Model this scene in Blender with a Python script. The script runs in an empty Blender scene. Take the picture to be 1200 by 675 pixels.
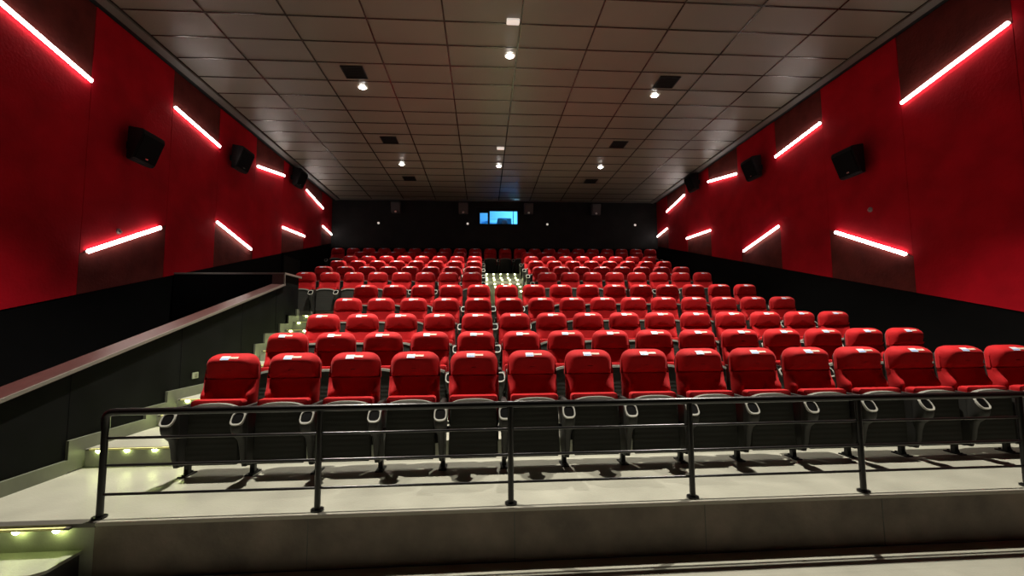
import bpy, bmesh, math, random
from mathutils import Vector, Matrix
random.seed(7)
D = bpy.data
COL = bpy.context.scene.collection
SC = bpy.context.scene

# ------------------------------------------------------------------ materials
def mat(name, base, rough=0.6, metal=0.0, spec=0.5, noise=0.0, nscale=20.0, bump=0.0, bscale=200.0,
        sheen=0.0, emit=None, estr=0.0, rough_var=0.0, coat=0.0, base2=None):
    m = D.materials.new(name); m.use_nodes = True
    nt = m.node_tree; b = nt.nodes['Principled BSDF']
    b.inputs['Base Color'].default_value = (*base, 1)
    b.inputs['Roughness'].default_value = rough
    b.inputs['Metallic'].default_value = metal
    b.inputs['Specular IOR Level'].default_value = spec
    b.inputs['Sheen Weight'].default_value = sheen
    b.inputs['Coat Weight'].default_value = coat
    if sheen:
        b.inputs['Sheen Roughness'].default_value = 0.4
        b.inputs['Sheen Tint'].default_value = (*[min(1, c*2+.28) for c in base], 1)
    tc = nt.nodes.new('ShaderNodeTexCoord')
    if noise or base2:
        n = nt.nodes.new('ShaderNodeTexNoise'); n.inputs['Scale'].default_value = nscale
        n.inputs['Detail'].default_value = 6
        nt.links.new(tc.outputs['Object'], n.inputs['Vector'])
        r = nt.nodes.new('ShaderNodeValToRGB')
        lo = tuple(c*(1-noise) for c in base); hi = tuple(min(1, c*(1+noise)) for c in base)
        if base2: lo, hi = base, base2
        r.color_ramp.elements[0].position = .3; r.color_ramp.elements[1].position = .7
        r.color_ramp.elements[0].color = (*lo, 1); r.color_ramp.elements[1].color = (*hi, 1)
        nt.links.new(n.outputs['Fac'], r.inputs['Fac']); nt.links.new(r.outputs['Color'], b.inputs['Base Color'])
        if rough_var:
            mr = nt.nodes.new('ShaderNodeMapRange')
            mr.inputs['To Min'].default_value = rough-rough_var; mr.inputs['To Max'].default_value = rough+rough_var
            nt.links.new(n.outputs['Fac'], mr.inputs['Value']); nt.links.new(mr.outputs['Result'], b.inputs['Roughness'])
    if bump:
        n2 = nt.nodes.new('ShaderNodeTexNoise'); n2.inputs['Scale'].default_value = bscale; n2.inputs['Detail'].default_value = 4
        nt.links.new(tc.outputs['Object'], n2.inputs['Vector'])
        bp = nt.nodes.new('ShaderNodeBump'); bp.inputs['Strength'].default_value = bump; bp.inputs['Distance'].default_value = .01
        nt.links.new(n2.outputs['Fac'], bp.inputs['Height']); nt.links.new(bp.outputs['Normal'], b.inputs['Normal'])
    if emit:
        b.inputs['Emission Color'].default_value = (*emit, 1)
        b.inputs['Emission Strength'].default_value = estr
    return m

M = {}
M['floor'] = mat('pale_painted_concrete', (.30, .30, .245), .40, noise=.10, nscale=3, bump=.25, bscale=60, rough_var=.08)
M['tread'] = mat('grey_stair_paint', (.27, .28, .22), .5, noise=.12, nscale=5, bump=.2, bscale=60)
M['face'] = mat('dark_slab_face', (.17, .135, .105), .55, noise=.35, nscale=3.5, bump=.3, bscale=30)
M['facedk'] = mat('black_step_side', (.03, .03, .028), .6)
M['edge'] = mat('slab_edge_strip', (.33, .31, .26), .4, metal=.3)
M['edgedk'] = mat('dark_edge_strip', (.10, .095, .08), .4, metal=.3)
M['skirt'] = mat('grey_green_skirting', (.10, .107, .075), .55, noise=.15, nscale=6)
M['red_wall'] = mat('red_wall_fabric', (.37, .0019, .010), .9, spec=.15, noise=.18, nscale=2.2, bump=.5, bscale=25)
M['dark_wall'] = mat('burgundy_wall_fabric', (.105, .017, .014), .9, spec=.15, noise=.25, nscale=3, bump=.5, bscale=25)
M['black_wall'] = mat('black_wall_fabric', (.0016, .0016, .0018), .85, spec=.1, noise=.25, nscale=4)
M['back_wall'] = mat('black_back_wall', (.0085, .008, .0078), .7, spec=.2, noise=.35, nscale=2.5)
M['parapet'] = mat('black_parapet_cladding', (.0035, .0037, .0036), .75, spec=.05, noise=.6, nscale=2.2, rough_var=.1)
M['cap'] = mat('dark_polished_cap', (.050, .020, .018), .36, spec=.6, noise=.15, nscale=8)  # reddish base carries the red wall's reflection in the dark cap
M['capedge'] = mat('light_cap_edge', (.19, .175, .155), .4, metal=.3)
M['tile'] = mat('grey_brown_ceiling_tile', (.128, .106, .078), .42, spec=.9, noise=.08, nscale=1.3, bump=.15, bscale=150, rough_var=.05)
M['tbar'] = mat('dark_ceiling_grid_bar', (.055, .043, .035), .22, metal=.6, spec=.8)
M['cornice'] = mat('grey_cornice', (.085, .072, .06), .5)
M['black'] = mat('matte_black', (.006, .006, .006), .7, spec=.2)
M['rail'] = mat('black_gloss_rail_paint', (.004, .0035, .0035), .28, spec=.5)
M['seat_red'] = mat('red_seat_fabric', (.38, .0032, .0058), .8, spec=.25, sheen=.14, noise=.10, nscale=14, bump=.25, bscale=260)
M['plastic'] = mat('dark_grey_seat_plastic', (.030, .030, .027), .42, spec=.18)
M['rim'] = mat('light_grey_plastic', (.33, .33, .29), .45, spec=.45)
M['seatrim'] = mat('grey_seat_edge_plastic', (.20, .20, .175), .5, spec=.3)
M['glow_white'] = mat('faintly_glowing_white_plastic', (.8, .74, .70), .5, emit=(1, .88, .78), estr=.55)  # weak glow added so the white boxes and caps come out bright
M['cup'] = mat('cup_hole_shade', (.002, .002, .002), .7, spec=.05)
M['leg'] = mat('black_steel_leg', (.014, .014, .014), .4, metal=.4)
M['lab_block'] = mat('pale_blue_label', (.36, .46, .70), .5)
M['lab_white'] = mat('white_label_lettering', (.62, .62, .62), .5)
M['lab_cream'] = mat('cream_label_lettering', (.62, .50, .40), .5)
M['lab_ink'] = mat('blue_label_ink', (.15, .2, .45), .5)
M['spk'] = mat('black_speaker_cabinet', (.0035, .0035, .0035), .5, spec=.2)
M['grille'] = mat('black_speaker_grille', (.003, .003, .0034), .8, spec=.1, bump=.6, bscale=500)
M['spkback'] = mat('grey_speaker_cabinet', (.045, .042, .040), .5)
M['chrome'] = mat('bright_badge', (.8, .8, .8), .2, metal=.9)
M['white'] = mat('white_plastic', (.75, .72, .68), .5)
M['outlet'] = mat('grey_green_plate', (.22, .24, .17), .5)
M['strip'] = mat('glowing_strip_diffuser', (.9, .9, .9), .5, emit=(1, .92, .86), estr=14.0)
M['alu'] = mat('aluminium_channel', (.35, .33, .3), .35, metal=.8)
M['led'] = mat('glowing_step_lamp', (.9, .9, .8), .5, emit=(.85, 1, .36), estr=60.0)
M['nosing'] = mat('yellow_nosing_strip', (.85, .84, .35), .45)
M['down'] = mat('glowing_downlight', (.9, .9, .9), .5, emit=(1, .96, .9), estr=60.0)
M['booth'] = mat('booth_blue_white', (.35, .62, .85), .7)
M['boothdk'] = mat('booth_equipment', (.10, .30, .48), .6)

# ribbed underside of the tip-up seats
def ribbed():
    m = mat('ribbed_seat_shell', (.034, .0345, .031), .6, spec=.05)
    nt = m.node_tree; b = nt.nodes['Principled BSDF']
    tc = nt.nodes.new('ShaderNodeTexCoord'); w = nt.nodes.new('ShaderNodeTexWave')
    w.bands_direction = 'Z'; w.inputs['Scale'].default_value = 7.0
    nt.links.new(tc.outputs['Object'], w.inputs['Vector'])
    bp = nt.nodes.new('ShaderNodeBump'); bp.inputs['Strength'].default_value = .18; bp.inputs['Distance'].default_value = .01
    nt.links.new(w.outputs['Fac'], bp.inputs['Height']); nt.links.new(bp.outputs['Normal'], b.inputs['Normal'])
    return m
M['ribbed'] = ribbed()

# ------------------------------------------------------------------ helpers
def tag(o, label=None, cat=None, group=None, kind=None):
    if label: o['label'] = label
    if cat: o['category'] = cat
    if group: o['group'] = group
    if kind: o['kind'] = kind
    return o

def empty(name, loc, label, cat, group=None, rz=0):
    o = D.objects.new(name, None); COL.objects.link(o); o.location = loc; o.rotation_euler = (0, 0, rz)
    o.empty_display_size = .1
    return tag(o, label, cat, group)

class MB:
    def __init__(s): s.v = []; s.f = []; s.m = []; s.mats = []
    def mi(s, m):
        if m not in s.mats: s.mats.append(m)
        return s.mats.index(m)
    def add(s, vs, fs, m):
        b = len(s.v); s.v += [tuple(v) for v in vs]; k = s.mi(m)
        for f in fs: s.f.append(tuple(b+i for i in f)); s.m.append(k)
        return s
    def box(s, a, c, m):
        x0, y0, z0 = a; x1, y1, z1 = c
        v = [(x0,y0,z0),(x1,y0,z0),(x1,y1,z0),(x0,y1,z0),(x0,y0,z1),(x1,y0,z1),(x1,y1,z1),(x0,y1,z1)]
        return s.add(v, [(0,3,2,1),(4,5,6,7),(0,1,5,4),(1,2,6,5),(2,3,7,6),(3,0,4,7)], m)
    def prism(s, prof, axis, a0, a1, m, m_front=None):
        # prof: list of 2D points; axis 'x': (y,z) extruded in x ; 'y': (x,z); 'z': (x,y)
        n = len(prof)
        def P(p, a): return {'x': (a, p[0], p[1]), 'y': (p[0], a, p[1]), 'z': (p[0], p[1], a)}[axis]
        v = [P(p, a0) for p in prof] + [P(p, a1) for p in prof]
        fs = [tuple(range(n)), tuple(range(2*n-1, n-1, -1))] + [(i, (i+1) % n, n+(i+1) % n, n+i) for i in range(n)]
        return s.add(v, fs, m)
    def cyl(s, p0, p1, r0, m, r1=None, n=12, cap=True):
        p0, p1 = Vector(p0), Vector(p1); r1 = r0 if r1 is None else r1
        d = (p1-p0).normalized(); a = d.orthogonal().normalized(); b = d.cross(a)
        v = []
        for p, r in ((p0, r0), (p1, r1)):
            for i in range(n):
                t = 2*math.pi*i/n; v.append(p+a*math.cos(t)*r+b*math.sin(t)*r)
        fs = [(i, (i+1) % n, n+(i+1) % n, n+i) for i in range(n)]
        if cap: fs += [tuple(range(n-1, -1, -1)), tuple(range(n, 2*n))]
        return s.add(v, fs, m)
    def loft(s, rings, m, cap0=True, cap1=True):
        n = len(rings[0]); v = [p for r in rings for p in r]; fs = []
        for k in range(len(rings)-1):
            for i in range(n):
                j = (i+1) % n; fs.append((k*n+i, k*n+j, (k+1)*n+j, (k+1)*n+i))
        if cap0: fs.append(tuple(range(n-1, -1, -1)))
        if cap1: fs.append(tuple((len(rings)-1)*n+i for i in range(n)))
        return s.add(v, fs, m)
    def build(s, name, parent=None, smooth=False, bevel=0, fixn=True, angle=40, kind=None, label=None, seg=2):
        me = D.meshes.new(name); me.from_pydata(s.v, [], s.f)
        for m in s.mats: me.materials.append(m)
        for p, k in zip(me.polygons, s.m): p.material_index = k
        if fixn:
            bm = bmesh.new(); bm.from_mesh(me); bmesh.ops.recalc_face_normals(bm, faces=bm.faces)
            if bevel:
                es = [e for e in bm.edges if len(e.link_faces) == 2 and e.calc_face_angle(0) > math.radians(30)]
                bmesh.ops.bevel(bm, geom=es, offset=bevel, segments=seg, affect='EDGES', clamp_overlap=True)
            bm.to_mesh(me); bm.free()
        if smooth:
            me.polygons.foreach_set('use_smooth', [True]*len(me.polygons)); me.set_sharp_from_angle(angle=math.radians(angle))
        me.update()
        o = D.objects.new(name, me); COL.objects.link(o); o.parent = parent
        return tag(o, label, None, None, kind)

def copy_tree(o, parent=None):
    c = o.copy(); COL.objects.link(c); c.parent = parent
    for ch in o.children: copy_tree(ch, c)
    return c

ORD = ['zeroth','first','second','third','fourth','fifth','sixth','seventh','eighth','ninth','tenth','eleventh','twelfth',
       'thirteenth','fourteenth','fifteenth','sixteenth','seventeenth','eighteenth','nineteenth','twentieth','twenty-first','twenty-second']

# ------------------------------------------------------------------ measurements (metres)
XL, XR, YB, ZC = -5.70, 6.88, 16.63, 6.41
FZ = [.37, .54, .79, 1.09, 1.42, 1.875, 2.165, 2.485, 2.80, 3.12, 3.44]
FY = [4.17, 5.30, 6.45, 7.61, 8.74, 10.47, 11.62, 12.77, 13.92, 15.06, 16.21]
EDGE = [3.24, 4.46, 5.68, 6.85, 7.95, 9.20, 10.85, 12.0, 13.15, 14.3, 15.45, YB]

# ------------------------------------------------------------------ floors and steps
MB().box((XL, -3.0, -.1), (XR, 3.24, 0), M['floor']).build('floor', kind='structure')
MB().box((XL, 3.24, -.1), (-3.93, 8.43, 0), M['black_wall']).build('floor', kind='structure')
for i in range(11):
    x0 = -3.75 if i < 5 else XL
    mb = MB(); y0, y1, z = EDGE[i], EDGE[i+1], FZ[i]
    zb = 0 if i == 0 else FZ[i-1]-.1
    if i == 0:
        mb.box((x0, y0+.012, zb), (-2.62, y1, z), M['tread'])
        mb.box((-2.62, y0+.012, zb), (XR, y1, z-.0), M['face'])
        mb.box((x0, y0+.012, z), (XR, y1, z+.0015), M['floor'])
    else:
        mb.box((x0, y0, zb), (XR, y1, z-.001), M['tread'])
        mb.box((x0, y0, z-.001), (XR, y1, z), M['floor'])
    mb.build('floor', kind='structure')
MB().box((XL, 8.60, 1.2), (-3.75, 9.2, FZ[5]), M['floor']).build('floor', kind='structure')
# slab edge trim and the front face
MB().box((-2.60, 3.226, .352), (XR, 3.252, .3725), M['edge']).box((-3.75, 3.226, .345), (-2.60, 3.30, .3725), M['edgedk']).build('trim_1', kind='structure')
for k, x in enumerate((-1.22, .22, 1.63, 3.02, 4.4)):
    MB().box((x-.003, 3.2495, .0), (x+.003, 3.2525, .35), M['edgedk']).build('trim_%d' % (11+k), kind='structure')
# low step in front of the slab at the left
MB().prism([(-3.75, 2.96), (-2.74, 2.96), (-2.69, 3.01), (-2.69, 3.252), (-3.75, 3.252)], 'z', .17, .19, M['tread'])\
    .prism([(-3.75, 2.975), (-2.75, 2.975), (-2.705, 3.02), (-2.705, 3.252), (-3.75, 3.252)], 'z', 0, .17, M['facedk']).build('floor', kind='structure')
# half-height steps in the side stairs
LEFT_STEPS = [(5.36, 5.68, .665, .54), (6.55, 6.85, .94, .79), (7.65, 7.95, 1.255, 1.09), (8.50, 8.85, 1.59, 1.42), (8.85, 9.20, 1.74, 1.42)]
for (xa, xb) in ((-3.75, -2.68), (5.86, XR)):
    for (y0, y1, z, zb) in LEFT_STEPS:
        MB().box((xa, y0, zb), (xb, y1, z), M['tread']).build('floor', kind='structure')
# half-height steps in the centre stairs
MID_STEPS = []
for i in range(6, 11):
    y0 = EDGE[i]-.30; z = (FZ[i]+FZ[i-1])/2
    MID_STEPS.append((y0, z))
    MB().box((.05, y0, FZ[i-1]), (1.25, EDGE[i], z), M['tread']).build('floor', kind='structure')

# step nosings with their row of small lamps
def nosing(x0, x1, y, z, spots, label, group, drop=.035, yellow=True):
    t = empty('step_nosing', (x0, y, z), label, 'step light', group)
    w = x1-x0
    MB().box((0, -.022, -.010), (w, .028, .004), M['edgedk']).build('strip_body', t)
    MB().box((.03, -.0235, -.009), (w-.03, -.004, .0055), M['nosing'] if yellow else M['tread']).build('yellow_strip', t)
    first = None
    for sx in spots:
        if first is None:
            mb = MB(); n = 10
            ring = lambda r, yy: [(r*math.cos(math.pi*k/n), yy, -.012 - r*math.sin(math.pi*k/n)) for k in range(n+1)]
            mb.loft([ring(.022, -.003), ring(.022, -.010), ring(.012, -.016)], M['led'])
            first = mb.build('lamp', t, smooth=True); o = first
        else:
            o = first.copy(); COL.objects.link(o); o.parent = t
        o.location = (sx-x0, 0, 0)
    return t
GS = 'lit nosings of the side stairs'
tops = [(3.226, .37), (4.46, .54), (5.36, .665), (5.68, .79), (6.55, .94), (6.85, 1.09), (7.65, 1.255), (7.95, 1.42), (8.50, 1.59), (8.85, 1.74), (9.20, 1.875)]
for k, (y, z) in enumerate(tops):
    if k == 0:
        nosing(-3.74, -2.74, y-.006, z-.016, [-3.58, -3.33, -3.08, -2.83], 'yellow lit nosing at the slab edge above the lowest step, lower left corner', GS)
    else:
        nosing(-3.70, -2.70, y, z, [-3.60, -3.35, -3.10, -2.85], 'yellow lit nosing, %s one up the side stairs beside the black half wall' % ORD[k], GS)
ctops = []
for i in range(6, 11):
    ctops += [MID_STEPS[i-6], (EDGE[i], FZ[i])]
for k, (y, z) in enumerate(ctops):
    nosing(.06, 1.24, y, z, [.12+.25*j for j in range(5)], 'pale lit nosing with five lamps, %s up the centre stairs from the cross aisle' % ORD[k+1], 'lit nosings of the centre stairs', yellow=False)

# ------------------------------------------------------------------ parapet (half wall) beside the side stairs
def capz(y): return 1.21+(y-3.95)*.2768
MB().prism([(2.3, 0), (9.14, 0), (9.14, 2.63), (8.43, 2.63), (8.43, capz(8.43)-.04), (2.3, capz(2.3)-.04)], 'x', -3.92, -3.75, M['parapet'])\
    .build('wall_half', kind='structure')
for ys in (2.9, 4.3, 5.75, 7.1, 8.2):      # thin joint strips of the cladding
    MB().box((-3.752, ys-.004, max(.5, capz(ys)-1.1)), (-3.747, ys+.004, capz(ys)-.06), M['black_wall']).build('trim_2', kind='structure')
mb = MB()
mb.add([(x, y, capz(y)+dz) for y in (2.3, 8.46) for x in (-3.95, -3.705) for dz in (-.035, 0)],
       [(0,1,3,2),(4,6,7,5),(0,4,5,1),(2,3,7,6),(1,5,7,3),(0,2,6,4)], M['cap'])
mb.add([(x, y, capz(y)+dz) for y in (2.3, 8.44) for x in (-3.714, -3.700) for dz in (-.030, .002)],
       [(0,1,3,2),(4,6,7,5),(0,4,5,1),(2,3,7,6),(1,5,7,3),(0,2,6,4)], M['capedge'])
mb.build('trim_3', kind='structure')
MB().box((-3.95, 8.42, 2.63), (-3.705, 9.16, 2.66), M['cap']).box((-3.722, 8.41, 2.628), (-3.700, 9.17, 2.663), M['capedge'])\
    .box((-3.93, 8.405, capz(8.42)), (-3.71, 8.43, 2.63), M['cap']).box((-3.722, 8.400, capz(8.42)-.02), (-3.700, 8.425, 2.66), M['capedge']).build('trim_4', kind='structure')
MB().box((XL, 8.43, 0), (-3.92, 8.60, 2.63), M['black_wall']).build('wall_cross', kind='structure')
MB().box((XL, 8.41, 2.63), (-3.95, 8.62, 2.66), M['cap']).box((XL, 8.405, 2.64), (-3.705, 8.42, 2.663), M['capedge']).build('trim_5', kind='structure')
# stair-shaped skirting
zs = [(3.25, .37)] + tops[1:]
# built from simple boxes so every face stays convex
mb = MB()
for k in range(len(zs)-1):
    ya = zs[k][0]-(.17 if k else 0); yb = zs[k+1][0]-.17
    mb.box((-3.75, ya, zs[k][1]-.16), (-3.722, yb, zs[k][1]+.12), M['skirt'])
mb.box((-3.75, zs[-1][0]-.17, 1.6), (-3.722, 9.14, zs[-1][1]+.12), M['skirt'])
mb.build('baseboard_left', kind='structure')

# ------------------------------------------------------------------ walls
def dadoL(y): return .20+1.69+(y-5.56)*.2556
def dadoR(y): return .09+1.69+(y-5.12)*.2495
MODS = [1.85, 3.40, 4.95, 6.50, 8.14, 9.56, 11.10, 12.62, 14.13, 15.62, YB]
UP = {2: (3.85, 3.535), 4: (4.00, 3.83), 6: (3.97, 4.24), 8: (4.30, 4.09)}
LO = {3: (1.06, 1.72), 5: (2.19, 1.835), 7: (2.74, 2.79), 9: (3.46, 3.34)}
UPX = {2: (4.96, 6.47), 4: (8.14, 9.55), 6: (11.10, 12.60), 8: (14.14, 15.62)}
LOX = {3: (6.58, 7.97), 5: (9.55, 10.97), 7: (12.57, 14.12), 9: (15.62, 16.55)}
ZT = ZC-.02
def side_wall(side, X, sgn, dado):
    back = MB().box((min(X, X-sgn*.2), -3.0, -.1), (max(X, X-sgn*.2), YB+.2, ZC), M['black_wall']).build('wall_'+side, kind='structure')
    th = .016
    def panel(pts, m, t=th, nm='fabric_panel'):
        xa, xb = X+sgn*.0005, X+sgn*t
        MB().prism(pts, 'x', xa, xb, m).build(nm, back)
    g = .004
    panel([(-3, .2), (MODS[0]-g, .2), (MODS[0]-g, ZT), (-3, ZT)], M['red_wall'])
    for k in range(len(MODS)-1):
        y0, y1 = MODS[k]+g, MODS[k+1]-g
        d0, d1 = dado(y0), dado(y1)
        if k in UP:
            ya, yb = UPX[k]; za, zb = UP[k][0]+1.69, UP[k][1]+1.69; s = (zb-za)/(yb-ya)
            z0, z1 = za+(y0-ya)*s, za+(y1-ya)*s
            panel([(y0, d0), (y1, d1), (y1, z1), (y0, z0)], M['red_wall'])
            panel([(y0, z0+.004), (y1, z1+.004), (y1, ZT), (y0, ZT)], M['dark_wall'], .011)
        elif k in LO:
            ya, yb = LOX[k]; za, zb = LO[k][0]+1.69, LO[k][1]+1.69; s = (zb-za)/(yb-ya)
            z0, z1 = za+(y0-ya)*s, za+(y1-ya)*s
            panel([(y0, d0), (y1, d1), (y1, z1), (y0, z0)], M['dark_wall'], .011)
            panel([(y0, z0+.004), (y1, z1+.004), (y1, ZT), (y0, ZT)], M['red_wall'])
        else:
            panel([(y0, d0), (y1, d1), (y1, ZT), (y0, ZT)], M['red_wall'])
    names = {2: 'nearest the screen', 4: 'second from the front', 6: 'third from the front', 8: 'furthest back'}
    # strip lights
    def strip(ya, za, yb, zb, label, grp):
        L = math.hypot(yb-ya, zb-za); a = math.atan2(zb-za, yb-ya)
        t = empty('strip_light', (X+sgn*.017, (ya+yb)/2, (za+zb)/2), label, 'strip light', grp)
        t.rotation_euler = (a, 0, 0)
        lo, hi = sorted((0, sgn*.022))
        MB().box((lo, -L/2, -.018), (hi, L/2, .018), M['alu']).build('channel', t, bevel=.003)
        lo, hi = sorted((sgn*.0225, sgn*.052))
        MB().box((lo, -L/2+.004, -.028), (hi, L/2-.004, .028), M['strip']).build('diffuser', t, bevel=.008, smooth=True)
        lo, hi = sorted((0.0, sgn*.022))
        for e in (-1, 1):
            MB().box((lo, min(e*L/2, e*(L/2+.006)), -.018), (hi, max(e*L/2, e*(L/2+.006)), .018), M['alu']).build('end_cap', t)
    sd = 'left' if sgn > 0 else 'right'
    for j, k in enumerate(sorted(UP)):
        (ya, yb), (za, zb) = UPX[k], UP[k]
        strip(ya, za+1.69, yb, zb+1.69, 'glowing strip light high on the %s red wall, %s from the back' % (sd, ORD[4-j]) if j < 3 else 'glowing strip light high on the %s red wall, nearest the back wall' % sd, 'upper strip lights')
    for j, k in enumerate(sorted(LO)):
        (ya, yb), (za, zb) = LOX[k], LO[k]
        strip(ya, za+1.69, yb, zb+1.69, 'glowing strip light low on the %s red wall, %s from the back' % (sd, ORD[4-j]) if j < 3 else 'short glowing strip light low on the %s red wall, in the back corner' % sd, 'lower strip lights')
    # cornice
    xi = X+sgn*.28
    mb = MB()
    mb.prism([(xi, ZC), (xi, ZC-.03), (X+sgn*.14, ZC-.05), (X+sgn*.14, ZC)], 'y', -3, YB, M['cornice'])
    mb.prism([(X+sgn*.14, ZC), (X+sgn*.14, ZC-.012), (X+sgn*.0, ZC-.012), (X+sgn*.0, ZC)], 'y', -3, YB, M['black'])
    mb.build('trim_6' if sgn > 0 else 'trim_7', kind='structure')
side_wall('left', XL, 1, dadoL)
side_wall('right', XR, -1, dadoR)

# dark doorway in the left wall under the panels
MB().box((XL+.001, 12.75, FZ[7]), (XL+.03, 13.9, dadoL(12.75)-.06), M['black']).build('door_1', kind='structure')
MB().box((XL+.001, 12.68, FZ[7]), (XL+.05, 12.745, dadoL(12.75)-.01), M['black_wall']).box((XL+.001, 13.905, FZ[7]), (XL+.05, 13.97, dadoL(12.75)-.01), M['black_wall'])\
    .box((XL+.001, 12.745, dadoL(12.75)-.055), (XL+.05, 13.905, dadoL(12.75)-.01), M['black_wall']).build('trim_8', kind='structure')

# back wall with the projection window opening
WX0, WX1, WZ0, WZ1 = -.26, 1.45, 5.42, 6.15
mb = MB()
mb.box((XL, YB, -.1), (WX0, YB+.18, ZC), M['back_wall']).box((WX1, YB, -.1), (XR, YB+.18, ZC), M['back_wall'])
mb.box((WX0, YB, -.1), (WX1, YB+.18, WZ0), M['back_wall']).box((WX0, YB, WZ1), (WX1, YB+.18, ZC), M['back_wall'])
wb = mb.build('wall_back', kind='structure')
MB().box((XL, YB-.012, 3.3), (XR, YB+.0, 4.55), M['black_wall']).build('dado_panel', wb)
MB().box((XL, YB-.02, 4.55), (XR, YB, 4.565), M['black']).build('trim_9', kind='structure')
# projection window: frame + two panes
wf = MB()
PX = [(-.12, .18, 5.51, 5.95), (.26, 1.33, 5.51, 6.02)]
y0, y1 = YB+.02, YB+.10
wf.box((WX0, y0, WZ0), (WX1, y1, 5.51), M['black']).box((WX0, y0, 6.02), (WX1, y1, WZ1), M['black'])
wf.box((WX0, y0, 5.51), (-.12, y1, 6.02), M['black']).box((.18, y0, 5.51), (.26, y1, 6.02), M['black']).box((1.33, y0, 5.51), (WX1, y1, 6.02), M['black'])
wf.box((-.12, y0, 5.95), (.18, y1, 6.02), M['black'])
win = wf.build('window_1', kind='structure')
gm = D.materials.new('window_glass'); gm.use_nodes = True
gb = gm.node_tree.nodes['Principled BSDF']; gb.inputs['Transmission Weight'].default_value = 1; gb.inputs['Roughness'].default_value = 0.0
gb.inputs['Base Color'].default_value = (.8, .93, 1, 1); gb.inputs['IOR'].default_value = 1.1
tcn = gm.node_tree.nodes.new('ShaderNodeTexNoise'); tcn.inputs['Scale'].default_value = 2
for (a, b, c, d) in PX:
    MB().box((a, YB+.055, c), (b, YB+.061, d), gm).build('window_pane', win)
MB().box((1.16, YB+.05, 5.51), (1.185, YB+.07, 6.02), M['black']).build('mullion', win)
# the booth behind
bx0, bx1, by0, by1, bz0, bz1 = -1.0, 2.2, YB+.18, YB+2.0, 4.9, 6.6
MB().box((bx0, by1, bz0), (bx1, by1+.05, bz1), M['booth']).build('wall_booth_back', kind='structure')
MB().box((bx0, by0, bz0-.05), (bx1, by1, bz0), M['booth']).build('floor', kind='structure')
MB().box((bx0, by0, bz1), (bx1, by1, bz1+.05), M['booth']).build('ceiling', kind='structure')
MB().box((bx0-.05, by0, bz0), (bx0, by1, bz1), M['booth']).build('wall_booth_left', kind='structure')
MB().box((bx1, by0, bz0), (bx1+.05, by1, bz1), M['booth']).build('wall_booth_right', kind='structure')
t = empty('projector', (.85, YB+.75, 4.9), 'pale blue-lit film projector behind the wide projection window', 'projector')
MB().box((-.28, -.3, .45), (.28, .5, .95), M['boothdk']).build('body', t, bevel=.03)
MB().cyl((0, -.3, .72), (0, -.46, .72), .09, M['booth'], r1=.11, n=16).build('lens', t, smooth=True)
MB().box((-.22, -.2, 0), (.22, .4, .448), M['boothdk']).build('pedestal', t, bevel=.01)
MB().prism([(.30, .30), (.55, .30), (.42, 1.1)], 'y', .1, .14, M['booth']).build('stay', t)
t = empty('wall_cupboard', (.55, by1, 5.75), 'blue-lit cupboard high on the rear wall of the projection booth', 'cupboard')
MB().box((-.35, -.3, 0), (.25, -.002, .35), M['boothdk']).build('body', t, bevel=.008)
MB().box((-.33, -.312, .02), (.23, -.3, .33), M['booth']).build('door', t)
t = empty('equipment_cabinet', (.38, YB+1.6, 4.9), 'blue-lit equipment cabinet behind the wide projection window', 'cabinet')
MB().box((-.3, -.2, 0), (.3, .2, .98), M['boothdk']).build('body', t, bevel=.01)
MB().box((-.27, -.215, .7), (.27, -.2, .92), M['booth']).build('front_panel', t)
L = D.lights.new('booth_lamp', 'POINT'); L.energy = 105; L.color = (.36, .80, 1); L.shadow_soft_size = .15
lo = D.objects.new('booth_lamp', L); COL.objects.link(lo); lo.location = (1.3, YB+.6, 6.4)

# ------------------------------------------------------------------ ceiling
GX = [-5.4+1.2*i for i in range(11)]
GY = [6.554+.6*k for k in range(-14, 17)]
GYe = GY + [YB]
mb = MB()
mb.box((XL-.2, -3, ZC+.02), (XR+.2, YB+.2, ZC+.08), M['black'])
xs = [XL+.27]+GX[1:-1]+[XR-.27]
ys = [-3]+GYe
for i in range(len(GX)-1):
    for j in range(len(ys)-1):
        x0, x1, ya, yb = GX[i], GX[i+1], ys[j], ys[j+1]
        r = [random.uniform(-.0022, .0022) for _ in range(4)]
        mb.add([(x0, ya, ZC+.006+r[0]), (x1, ya, ZC+.006+r[1]), (x1, yb, ZC+.006+r[2]), (x0, yb, ZC+.006+r[3])], [(0, 3, 2, 1)], M['tile'])
ceil = mb.build('ceiling', kind='structure', fixn=False)
mb = MB()
for x in GX[:]:
    mb.box((x-.012, -3, ZC-.004), (x+.012, YB, ZC+.004), M['tbar'])
for y in GY:
    mb.box((GX[0], y-.012, ZC-.003), (GX[-1], y+.012, ZC+.003), M['tbar'])
mb.build('ceiling_grid', ceil)
MB().box((GX[0], YB-.10, ZC-.025), (GX[-1], YB, ZC), M['cornice']).build('trim_10', kind='structure')

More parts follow.
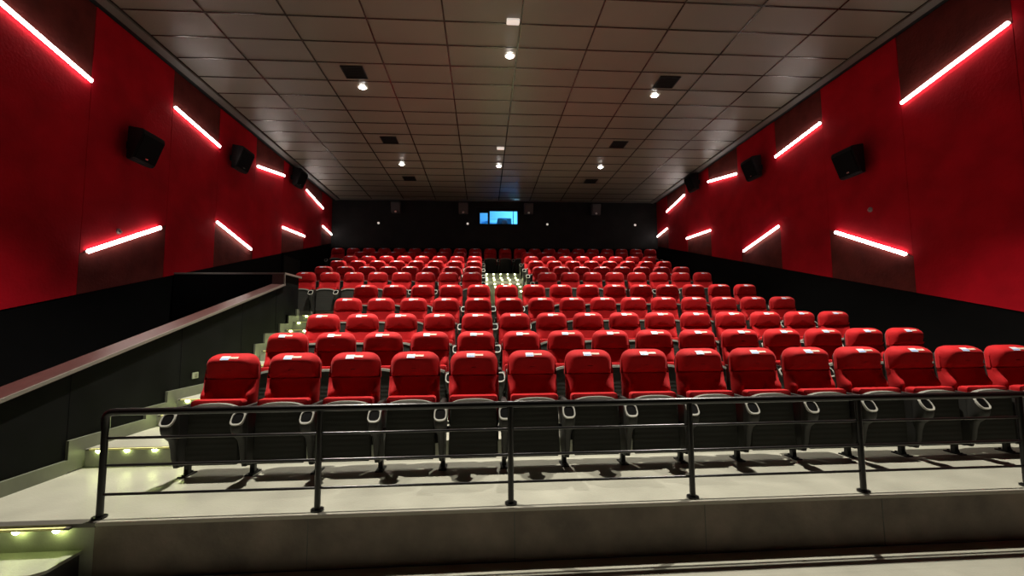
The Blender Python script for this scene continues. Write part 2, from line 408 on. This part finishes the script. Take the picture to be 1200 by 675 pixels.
# downlights
DL = [(.48, 7.38, 'centre column, nearest the viewer'), (-2.40, 8.57, 'left column, nearer the viewer'), (3.58, 8.57, 'right column, nearer the viewer'),
      (-2.40, 12.83, 'left column, nearer the back wall'), (.48, 12.85, 'centre column, nearer the back wall'), (3.58, 12.80, 'right column, nearer the back wall'),
      (-2.40, 4.60, 'left column, just above the frame'), (3.58, 4.60, 'right column, just above the frame')]
proto = None
DLE = 1500
for i, (x, y, s) in enumerate(DL):
    t = empty('downlight', (x, y, ZC), 'small glowing round ceiling downlight, ' + s, 'ceiling light', 'ceiling downlights')
    if proto is None:
        mb = MB(); n = 20
        R = lambda r, z: [(r*math.cos(2*math.pi*k/n), r*math.sin(2*math.pi*k/n), z) for k in range(n)]
        mb.loft([R(.095, -.004), R(.095, -.010), R(.072, -.012), R(.062, -.005)], M['white'], cap0=False, cap1=False)
        a = mb.build('trim_ring', t, smooth=True)
        b = MB().loft([R(.058, -.006), R(.054, -.020), R(.040, -.030), R(.020, -.036)], M['down']).build('lens', t, smooth=True)
        proto = (a, b)
    else:
        for p in proto:
            c = p.copy(); COL.objects.link(c); c.parent = t
    L = D.lights.new('downlight_beam', 'SPOT'); L.energy = DLE*(1.7 if i >= 6 else 1.0); L.spot_size = math.radians(92); L.spot_blend = .9
    L.color = (1, .92, .80); L.shadow_soft_size = .05
    lo = D.objects.new('downlight_beam', L); COL.objects.link(lo); lo.parent = t; lo.location = (0, 0, -.09)

# ceiling vents
for i, (x, y, s) in enumerate([(-2.41, 8.05, 'left side, nearest the viewer'), (3.62, 8.07, 'right side, nearest the viewer'), (-2.40, 11.11, 'left side, middle'),
                  (3.60, 11.09, 'right side, middle'), (-2.39, 14.12, 'left side, nearest the back wall'), (3.60, 14.13, 'right side, nearest the back wall')]):
    t = empty('ceiling_vent', (x, y, ZC), 'square black ceiling vent, ' + s, 'ceiling vent', 'ceiling vents')
    h = .205
    MB().box((-h+.02, -h+.02, -.004), (h-.02, h-.02, .002), M['black']).build('backing', t)
    mb = MB()
    for (a, b) in (((-h, -h), (h, -h+.02)), ((-h, h-.02), (h, h)), ((-h, -h+.02), (-h+.02, h-.02)), ((h-.02, -h+.02), (h, h-.02))):
        mb.box((a[0], a[1], -.014), (b[0], b[1], -.001), M['spk'])
    mb.build('frame', t)
    mb = MB()
    for k in range(9):
        yy = -h+.035+k*.0425
        mb.box((-h+.02, yy-.002, -.012), (h-.02, yy+.002, -.0045), M['spk'])
    mb.build('slats', t)
for (x, y, s) in ((.475, 6.47, 'near the top of the picture'), (.475, 11.46, 'between the two centre downlights')):
    t = empty('ceiling_emergency_light', (x, y, ZC), 'small white rectangular ceiling box ' + s, 'emergency_light', 'white ceiling boxes')
    MB().box((-.10, -.06, -.045), (.10, .06, -.004), M['glow_white']).build('body', t, bevel=.008)  # box taken for a faintly lit emergency light
    MB().cyl((.03, 0, -.030), (.03, 0, -.040), .014, M['white'], n=10).build('lens', t)

# ------------------------------------------------------------------ speakers
def side_speaker(sgn, y, z, label, s=1.0):
    X = XL if sgn > 0 else XR
    t = empty('wall_speaker', (X+sgn*.016, y, z), label, 'speaker', 'surround speakers on the side walls')
    # profile across (x out from the wall, z): deep top, front face slanting back to the bottom
    W = .235*s
    pr = [(.10, .27), (.38, .20), (.40, .14), (.25, -.27), (.20, -.29), (.10, -.26)]
    pr = [(sgn*a*s, b*s) for a, b in pr]
    # plan taper: outline narrower at the wall
    rings = []
    n = len(pr)
    v = []
    for yy, k in ((-W, .86), (W, .86)):
        pass
    mb = MB()
    vs = [(a, -W*(.72 if abs(a) < .12*s else 1), b) for a, b in pr]+[(a, W*(.72 if abs(a) < .12*s else 1), b) for a, b in pr]
    fs = [tuple(range(n)), tuple(range(2*n-1, n-1, -1))]+[(i, (i+1) % n, n+(i+1) % n, n+i) for i in range(n)]
    mb.add(vs, fs, M['spk']); mb.build('cabinet', t, bevel=.012, smooth=True)
    p, q = Vector((pr[2][0], 0, pr[2][1])), Vector((pr[3][0], 0, pr[3][1]))
    nrm = Vector((q.z-p.z, 0, -(q.x-p.x))).normalized()
    if nrm.x*sgn < 0: nrm = -nrm
    a = p.lerp(q, .05); b = p.lerp(q, .95)
    mb = MB()
    def q4(o): return [(a.x, -W*.9, a.z), (a.x, W*.9, a.z), (b.x, W*.9, b.z), (b.x, -W*.9, b.z)]
    base = [Vector(c)+nrm*.001 for c in q4(0)]; top = [Vector(c)+nrm*.012 for c in q4(0)]
    mb.add(base+top, [(0,1,2,3),(7,6,5,4),(0,1,5,4),(1,2,6,5),(2,3,7,6),(3,0,4,7)], M['grille'])
    mb.build('grille', t)
    c = p.lerp(q, .86)+nrm*.0135
    dy = Vector((0, 1, 0)); dd = (q-p).normalized()
    cs = [c+dy*u*.026+dd*w*.010 for u, w in ((-1,-1),(1,-1),(1,1),(-1,1))]; ct = [x+nrm*.004 for x in cs]
    MB().add(cs+ct, [(0,1,2,3),(7,6,5,4),(0,1,5,4),(1,2,6,5),(2,3,7,6),(3,0,4,7)], M['chrome']).build('badge_glare', t)
    lo, hi = sorted((0, sgn*.11*s))
    MB().box((lo, -.05, -.06), (hi, .05, .06), M['black']).build('bracket', t)
for (y, zl, zr, s) in ((7.22, 2.88, 2.88, 'nearest the viewer'), (10.03, 3.76, 3.78, 'middle of three'), (13.1, 4.36, 4.42, 'nearest the back wall')):
    side_speaker(1, y, zl+1.69, 'black wedge-shaped speaker on the left red wall, ' + s)
    side_speaker(-1, y+.08, zr+1.69, 'black wedge-shaped speaker on the right red wall, ' + s)
for i, (x, s) in enumerate(((-3.28, 'furthest left'), (-.75, 'left of the window'), (1.75, 'right of the window'), (4.38, 'furthest right'))):
    t = empty('back_speaker', (x, YB, 6.08), 'dark grey speaker high on the back wall, ' + s, 'speaker', 'surround speakers on the back wall')
    MB().prism([(-.03, .21), (-.25, .19), (-.29, .16), (-.19, -.22), (-.03, -.22)], 'x', -.175, .175, M['spkback']).build('cabinet', t, bevel=.01)
    MB().prism([(-.291, .14), (-.302, .137), (-.212, -.18), (-.201, -.183)], 'x', -.15, .15, M['spkback']).build('grille', t)
    MB().cyl((0, -.212, -.185), (0, -.240, -.178), .046, M['white'], r1=.030, n=14).build('badge_glare', t, smooth=True)  # white disc stands for the glare low on the speaker front
    MB().box((-.05, -.03, -.05), (.05, 0, .05), M['black']).build('bracket', t)
for i, (x, s) in enumerate(((-3.95, 'furthest left'), (-.59, 'below the small window pane'), (2.49, 'right of the projection window'), (5.97, 'furthest right'))):
    t = empty('wall_fitting', (x, YB, 5.50), 'tiny round white fitting on the black back wall, ' + s, 'wall fitting', 'round fittings on the back wall')
    MB().cyl((0, -.001, 0), (0, -.02, 0), .050, M['white'], n=16).build('plate', t)
    MB().cyl((0, -.02, 0), (0, -.055, 0), .040, M['glow_white'], r1=.022, n=14).build('cap', t, smooth=True)  # cap glows slightly to lift its brightness
for (X, sgn, y, z, s) in ((XL, 1, 7.13, 3.16, 'left'), (XR, -1, 7.2, 3.65, 'right')):
    t = empty('wall_hook', (X+sgn*.016, y, z), 'tiny metal fitting on the %s red wall above a strip light' % s, 'wall fitting')
    MB().cyl((0, 0, 0), (sgn*.015, 0, 0), .045, M['alu'], n=14).build('plate', t)
    MB().cyl((sgn*.015, 0, 0), (sgn*.05, 0, -.01), .014, M['alu'], n=10).build('stem', t)
t = empty('wall_outlet', (-3.744, 6.02, 1.04), 'small grey-green outlet plate on the black half wall by the stairs', 'outlet')
MB().box((0, -.06, -.04), (.01, .06, .04), M['outlet']).build('plate', t, bevel=.003)
MB().box((.010, -.012, -.026), (.013, .035, .026), M['edgedk']).build('socket', t, bevel=.001)

# ------------------------------------------------------------------ guard rail
t = empty('guard_rail', (0, 3.31, .372), 'black metal guard rail with four bars along the slab edge', 'railing')
PXs = [-2.64, -1.18, .20, 1.57, 2.93, 4.30, 5.66]
for x in PXs:
    MB().cyl((x, 0, .008), (x, 0, .700), .0215, M['rail'], n=14).build('post', t, smooth=True)
for x in PXs:
    MB().cyl((x, 0, 0), (x, 0, .012), .045, M['rail'], n=18).build('foot_plate', t, smooth=True)
mb = MB()
pts = [(-2.64, .60), (-2.64, .68), (-2.63, .70), (-2.61, .711), (-2.58, .715), (6.6, .715)]
n = 14; rings = []
for i, p in enumerate(pts):
    a = Vector((pts[max(i-1, 0)][0], 0, pts[max(i-1, 0)][1])); b = Vector((pts[min(i+1, len(pts)-1)][0], 0, pts[min(i+1, len(pts)-1)][1]))
    d = (b-a).normalized(); u = Vector((0, 1, 0)); w = d.cross(u)
    rings.append([Vector((p[0], 0, p[1]))+(u*math.cos(2*math.pi*k/n)+w*math.sin(2*math.pi*k/n))*.025 for k in range(n)])
mb.loft(rings, M['rail']); mb.build('top_rail', t, smooth=True)
for z in (.155, .350, .535):
    MB().cyl((-2.64, 0, z), (6.6, 0, z), .0095, M['rail'], n=10).build('rail_bar', t, smooth=True)

# ------------------------------------------------------------------ the cinema seat
def lean(z): return .055+(z-.40)*.13
def inset_ring(ol, d):
    n = len(ol); out = []
    for i in range(n):
        p0, p1, p2 = Vector(ol[i-1]), Vector(ol[i]), Vector(ol[(i+1) % n])
        e1, e2 = (p1-p0).normalized(), (p2-p1).normalized()
        nn = Vector((-(e1.y+e2.y), e1.x+e2.x)); nn = nn.normalized() if nn.length > 1e-6 else Vector((-e1.y, e1.x))
        out.append((p1.x+nn.x*d, p1.y+nn.y*d))
    return out
def rounded(pts, radii, seg=6):
    out = []; n = len(pts)
    for i in range(n):
        p0, p1, p2 = Vector(pts[i-1]), Vector(pts[i]), Vector(pts[(i+1) % n]); r = radii[i]
        a, b = (p0-p1).normalized(), (p2-p1).normalized()
        th = a.angle(b)/2; t = min(r/math.tan(th), (p0-p1).length*.49, (p2-p1).length*.49)
        A, B = p1+a*t, p1+b*t
        for k in range(seg+1):
            s = k/seg; q = A*(1-s)**2+p1*2*s*(1-s)+B*s*s
            out.append((q.x, q.y))
    return out
def htuck(z):
    t = max(0, (1.005-z)/.20); return .082*t**1.05 if z < 1.005 else 0
def pillow(mb, ol, layers, m, ln=True, tuck=None):
    rings = []
    cx = sum(p[0] for p in ol)/len(ol); cz = sum(p[1] for p in ol)/len(ol)
    def yy(y, z): return y+(lean(z) if ln else 0)+(tuck(z) if tuck and y < -.03 else 0)
    for (d, y) in layers:
        r = inset_ring(ol, d)
        rings.append([(x, yy(y, z), z) for x, z in r])
    last = inset_ring(ol, layers[-1][0])
    for k in (.7, .4, .12):
        rings.append([((x-cx)*k+cx, yy(layers[-1][1]-(.003*(1-k)), (z-cz)*k+cz), (z-cz)*k+cz) for x, z in last])
    mb.loft(rings, m)

HEADP = [(0, -.010), (.004, -.034), (.012, -.056), (.024, -.080), (.038, -.100), (.052, -.112), (.068, -.118)]
def yprof(d):
    for (a, ya), (b, yb) in zip(HEADP, HEADP[1:]):
        if a <= d <= b: return ya+(yb-ya)*(d-a)/(b-a)
    return HEADP[-1][1]

def make_seat():
    r = empty('cinema_seat', (0, 0, 0), 'seat', 'cinema seat')
    # lower backrest
    nx, nz = 26, 14; z0, z1 = .42, .82
    def hw(z): return .243-(z-z0)/(z1-z0)*.008
    def sm(a, b, x):
        t = max(0, min(1, (x-a)/(b-a))); return t*t*(3-2*t)
    fr = []; bk = []
    for j in range(nz+1):
        z = z0+(z1-z0)*j/nz
        for i in range(nx+1):
            u = -1+2*i/nx; x = u*hw(z); ax = abs(x)
            y = -.016-.050*sm(.12, .195, ax)
            e = max(0, (abs(u)-.86)/.14); y += .05*e*e
            if ax < .112 and .50 < z < .63: y += .006                    # small stitched panel
            y += -.030*math.exp(-((ax-.185)/.045)**2-((z-.680)/.040)**2)  # lobe of the side bolster
            y += (-(y+.016))*.75*sm(.70, .80, z)
            fr.append((x, y+lean(z), z)); bk.append((x*.96, .045+lean(z), z))
    N = (nx+1); V = fr+bk; F = []
    off = len(fr)
    for j in range(nz):
        for i in range(nx):
            a = j*N+i
            F.append((a, a+1, a+N+1, a+N)); F.append((off+a, off+a+N, off+a+N+1, off+a+1))
        F.append((j*N, (j+1)*N, off+(j+1)*N, off+j*N)); a = j*N+nx; F.append((a, off+a, off+a+N, a+N))
    for i in range(nx):
        F.append((i, off+i, off+i+1, i+1)); a = nz*N+i; F.append((a, a+1, off+a+1, off+a))
    b = MB().add(V, F, M['seat_red']).build('backrest', r, smooth=True, angle=50)
    # plastic shell behind it
    ol = rounded([(-.235, .20), (.235, .20), (.225, 1.0), (-.225, 1.0)], [.03, .03, .09, .09])
    mb = MB(); pillow(mb, ol, [(.0, .048), (.0, .058), (.02, .068)], M['plastic']); mb.build('back_shell', r, smooth=True)
    # headrest
    ol = rounded([(-.243, .800), (.243, .800), (.222, 1.052), (-.222, 1.052)], [.035, .035, .140, .140], 9)
    mb = MB(); pillow(mb, ol, [(.03, .046), (.006, .040), (0, .02)]+HEADP, M['seat_red'], tuck=htuck)
    h = mb.build('headrest', r, smooth=True, angle=80)
    # label stitched near the top of the headrest
    def strip(mb, x0, x1, d0, d1, m, up=.003, n=5):
        V = []
        for k in range(n+1):
            d = d0+(d1-d0)*k/n; z = 1.052-d; y = yprof(d)-up+lean(z)
            V += [(x0, y, z+up*.5), (x1, y, z+up*.5)]
        mb.add(V, [(2*k, 2*k+1, 2*k+3, 2*k+2) for k in range(n)], m)
    mb = MB()
    strip(mb, -.066, .010, .020, .052, M['lab_white'])
    strip(mb, -.062, .006, .034, .050, M['lab_block'], .0036)
    for k in range(5):
        strip(mb, -.055+k*.012, -.050+k*.012, .037, .046, M['lab_ink'], .0042, 1)
    for k in range(8):
        strip(mb, .014+k*.0095, .0215+k*.0095, .026, .041, M['lab_cream'], .0036, 2)
    mb.build('label_tape', h, fixn=False)
    # tipped-up seat: cushion, shell, rim
    ol = rounded([(-.195, .30), (.195, .30), (.222, .665), (-.222, .665)], [.05, .05, .035, .035])
    mb = MB()
    pillow(mb, ol, [(.03, -.118), (.004, -.112), (0, -.095), (0, -.045), (.010, -.020), (.03, -.008), (.06, -.004)], M['seat_red'], ln=False)
    s = mb.build('seat', r, smooth=True, angle=60)
    def arc(hwid, zc, rise, n=14, z0=.12, wb=.222):
        pts = [(-wb+.02, z0), (wb-.02, z0), (wb, z0+.03)]
        pts += [(hwid, zc)]
        for k in range(1, n):
            u = 1-2*k/n; pts.append((u*hwid*.985, zc+rise*(1-abs(u)**2.6)))
        pts += [(-hwid, zc), (-wb, z0+.03)]
        return pts
    ol = arc(.208, .602, .034)
    mb = MB(); mb.loft([[(x, -.120, z) for x, z in ol], [(x, -.140, z) for x, z in ol], [(x, -.150, z) for x, z in inset_ring(ol, .012)]], M['ribbed'], cap1=True)
    mb.build('seat_shell', s, smooth=True, angle=30)
    # light rim running over the top of the shell
    top = [(.207, .590)]+[(u*.207*.99, .606+.036*(1-abs(u)**2.8)) for u in [1-2*k/16 for k in range(17)]]+[(-.207, .590)]
    inn = [(.193, .577)]+[(u*.190, .585+.033*(1-abs(u)**2.8)) for u in [1-2*k/16 for k in range(17)]]+[(-.193, .577)]
    rings = []
    for (ox, oz), (ix, iz) in zip(top, inn):
        rings.append([(ox, -.112, oz), (ox, -.160, oz), (ix, -.166, iz), (ix, -.148, iz)])
    MB().loft(rings, M['seatrim']).build('seat_rim', s, smooth=True, angle=35)
    # pivot blocks of the seat
    for e in (-1, 1):
        MB().cyl((e*.19, -.06, .36), (e*.252, -.06, .36), .028, M['leg'], n=12).build('pivot', s, smooth=True)
    make_arm(r, -.28)
    return r

def make_arm(r, x):
    # side panel profile (y, z)
    pr = [(-.17, .135), (-.12, .105), (-.03, .105), (.045, .15), (.085, .30), (.10, .50), (.10, .585), (.06, .600), (-.10, .605), (-.17, .602)]
    mb = MB().prism(pr, 'x', x-.0245, x+.0245, M['plastic'])
    def rr(y0, y1, w, z, slant=False, q=4.0, n=24):
        out = []
        for k in range(n):
            t = 2*math.pi*k/n; cx, sx = math.cos(t), math.sin(t)
            px = w*math.copysign(abs(cx)**(2/q), cx); py = (y0+y1)/2+(y1-y0)/2*math.copysign(abs(sx)**(2/q), sx)
            if py > -.20: px *= .0245/w if w > .0245 else 1
            out.append((x+px, py, min(.600, z+max(0, py-y0)*1.27) if slant else z))
        return out
    mb.loft([rr(-.172, -.10, .022, .112), rr(-.205, -.12, .026, .20), rr(-.217, -.13, .029, .28), rr(-.240, -.13, .034, .35), rr(-.285, -.14, .046, .39),
             rr(-.318, -.14, .053, .43), rr(-.327, -.14, .056, .47), rr(-.325, -.15, .055, .488, True)], M['plastic'])
    a = mb.build('armrest', r, smooth=True, angle=45)
    # arm pad on top
    mb = MB(); mb.box((x-.024, -.20, .600), (x+.024, .09, .618), M['plastic']); mb.build('arm_pad', a, bevel=.007, smooth=True)
    # cup holder: tilted light ring with a flat black disc for the shade inside the well
    c = Vector((x, -.288, .538)); u = Vector((1, 0, 0)); w = Vector((0, .075, .095)).normalized(); nn = u.cross(w).normalized()
    if nn.y > 0: nn = -nn
    def ell(rx, rz, o, q=3.0, n=28):
        out = []
        for k in range(n):
            t = 2*math.pi*k/n; cx, sx = math.cos(t), math.sin(t)
            out.append(c+u*rx*math.copysign(abs(cx)**(2/q), cx)+w*rz*math.copysign(abs(sx)**(2/q), sx)+nn*o)
        return out
    mb = MB(); mb.loft([ell(.055, .064, -.010), ell(.056, .066, .006), ell(.053, .063, .011), ell(.045, .050, .010), ell(.044, .049, .002)], M['rim'], cap0=False, cap1=False)
    ring = mb.build('cup_holder', a, smooth=True, angle=60)
    MB().loft([ell(.0445, .0495, .003), ell(.040, .045, .0015)], M['cup']).build('well', a, smooth=False)
    # leg with foot plate
    lg = MB().box((x-.020, -.03, .012), (x+.020, .02, .12), M['leg']).build('leg', r, bevel=.004)
    mb = MB().box((x-.035, -.085, 0), (x+.035, .075, .012), M['leg'])
    for yy in (-.065, .055):
        mb.cyl((x, yy, .012), (x, yy, .024), .011, M['leg'], n=8)
    mb.prism([(-.06, .012), (-.03, .012), (-.03, .06)], 'x', x-.006, x+.006, M['leg'])
    mb.build('foot_plate', lg)
    return a, lg

proto = make_seat()
end_src = D.objects.new('tmp', None); COL.objects.link(end_src)
ea, el = make_arm(end_src, .28)
made = []
def place(x, row, label, group, last):
    o = proto if not made else copy_tree(proto)
    o.location = (x, FY[row], FZ[row]); made.append(o)
    o['label'] = label; o['group'] = group; o['category'] = 'cinema seat'
    if last:
        for e in (ea, el): copy_tree(e, o)
    return o
RN = ['front', 'second', 'third', 'fourth', 'fifth', 'sixth', 'seventh', 'eighth', 'ninth', 'tenth', 'back']
proto_children = None
lasts = []
for rI in range(5):
    for k in range(15):
        place(-2.33+.56*k, rI, 'red cinema seat in the %s row, %s from the side stairs' % (RN[rI], ORD[k+1]), 'red seats of the %s row' % RN[rI], False)
        if k == 14: lasts.append(made[-1])
for rI in range(5, 10):
    for k in range(8):
        place(-4.19+.56*k, rI, 'red cinema seat in the %s row, left block, %s from the centre stairs' % (RN[rI], ORD[8-k]), 'red seats of the %s row, left block' % RN[rI], False)
        if k == 7: lasts.append(made[-1])
    for k in range(8):
        place(1.57+.56*k, rI, 'red cinema seat in the %s row, right block, %s from the centre stairs' % (RN[rI], ORD[k+1]), 'red seats of the %s row, right block' % RN[rI], False)
        if k == 7: lasts.append(made[-1])
for k in range(22):
    place(-5.33+.56*k, 10, 'red cinema seat in the back row, %s from the left wall' % ORD[k+1], 'red seats of the back row', False)
lasts.append(made[-1])
for o in lasts:
    for e in (ea, el): copy_tree(e, o)
for e in (ea, el):
    for c in list(e.children): D.objects.remove(c)
    D.objects.remove(e)
D.objects.remove(end_src)

# ------------------------------------------------------------------ world, camera, colour
w = D.worlds.new('dark_hall'); SC.world = w; w.use_nodes = True
w.node_tree.nodes['Background'].inputs[0].default_value = (.5, .45, .42, 1)
w.node_tree.nodes['Background'].inputs[1].default_value = .002

def axes(yaw, pitch, roll):
    f = Vector((math.sin(yaw)*math.cos(pitch), math.cos(yaw)*math.cos(pitch), math.sin(pitch)))
    r = Vector((math.cos(yaw), -math.sin(yaw), 0)); u = r.cross(f)
    c, s = math.cos(roll), math.sin(roll)
    return r*c+u*s, u*c-r*s, f
r, u, f = axes(.066, .0798, -.0072)
cam = D.cameras.new('camera'); cam.lens = 512.8/1200*36; cam.sensor_width = 36; cam.clip_end = 100; cam.clip_start = .05
co = D.objects.new('camera', cam); COL.objects.link(co)
co.matrix_world = Matrix(((r.x, u.x, -f.x, 0), (r.y, u.y, -f.y, 0), (r.z, u.z, -f.z, 1.69), (0, 0, 0, 1)))
SC.camera = co
SC.view_settings.view_transform = 'Standard'; SC.view_settings.look = 'None'
SC.view_settings.exposure = 0.0; SC.view_settings.gamma = 1.0; SC.view_settings.use_curve_mapping = False
SC.cycles.use_denoising = True
SC.cycles.max_bounces = 8
SC.cycles.sample_clamp_indirect = 4
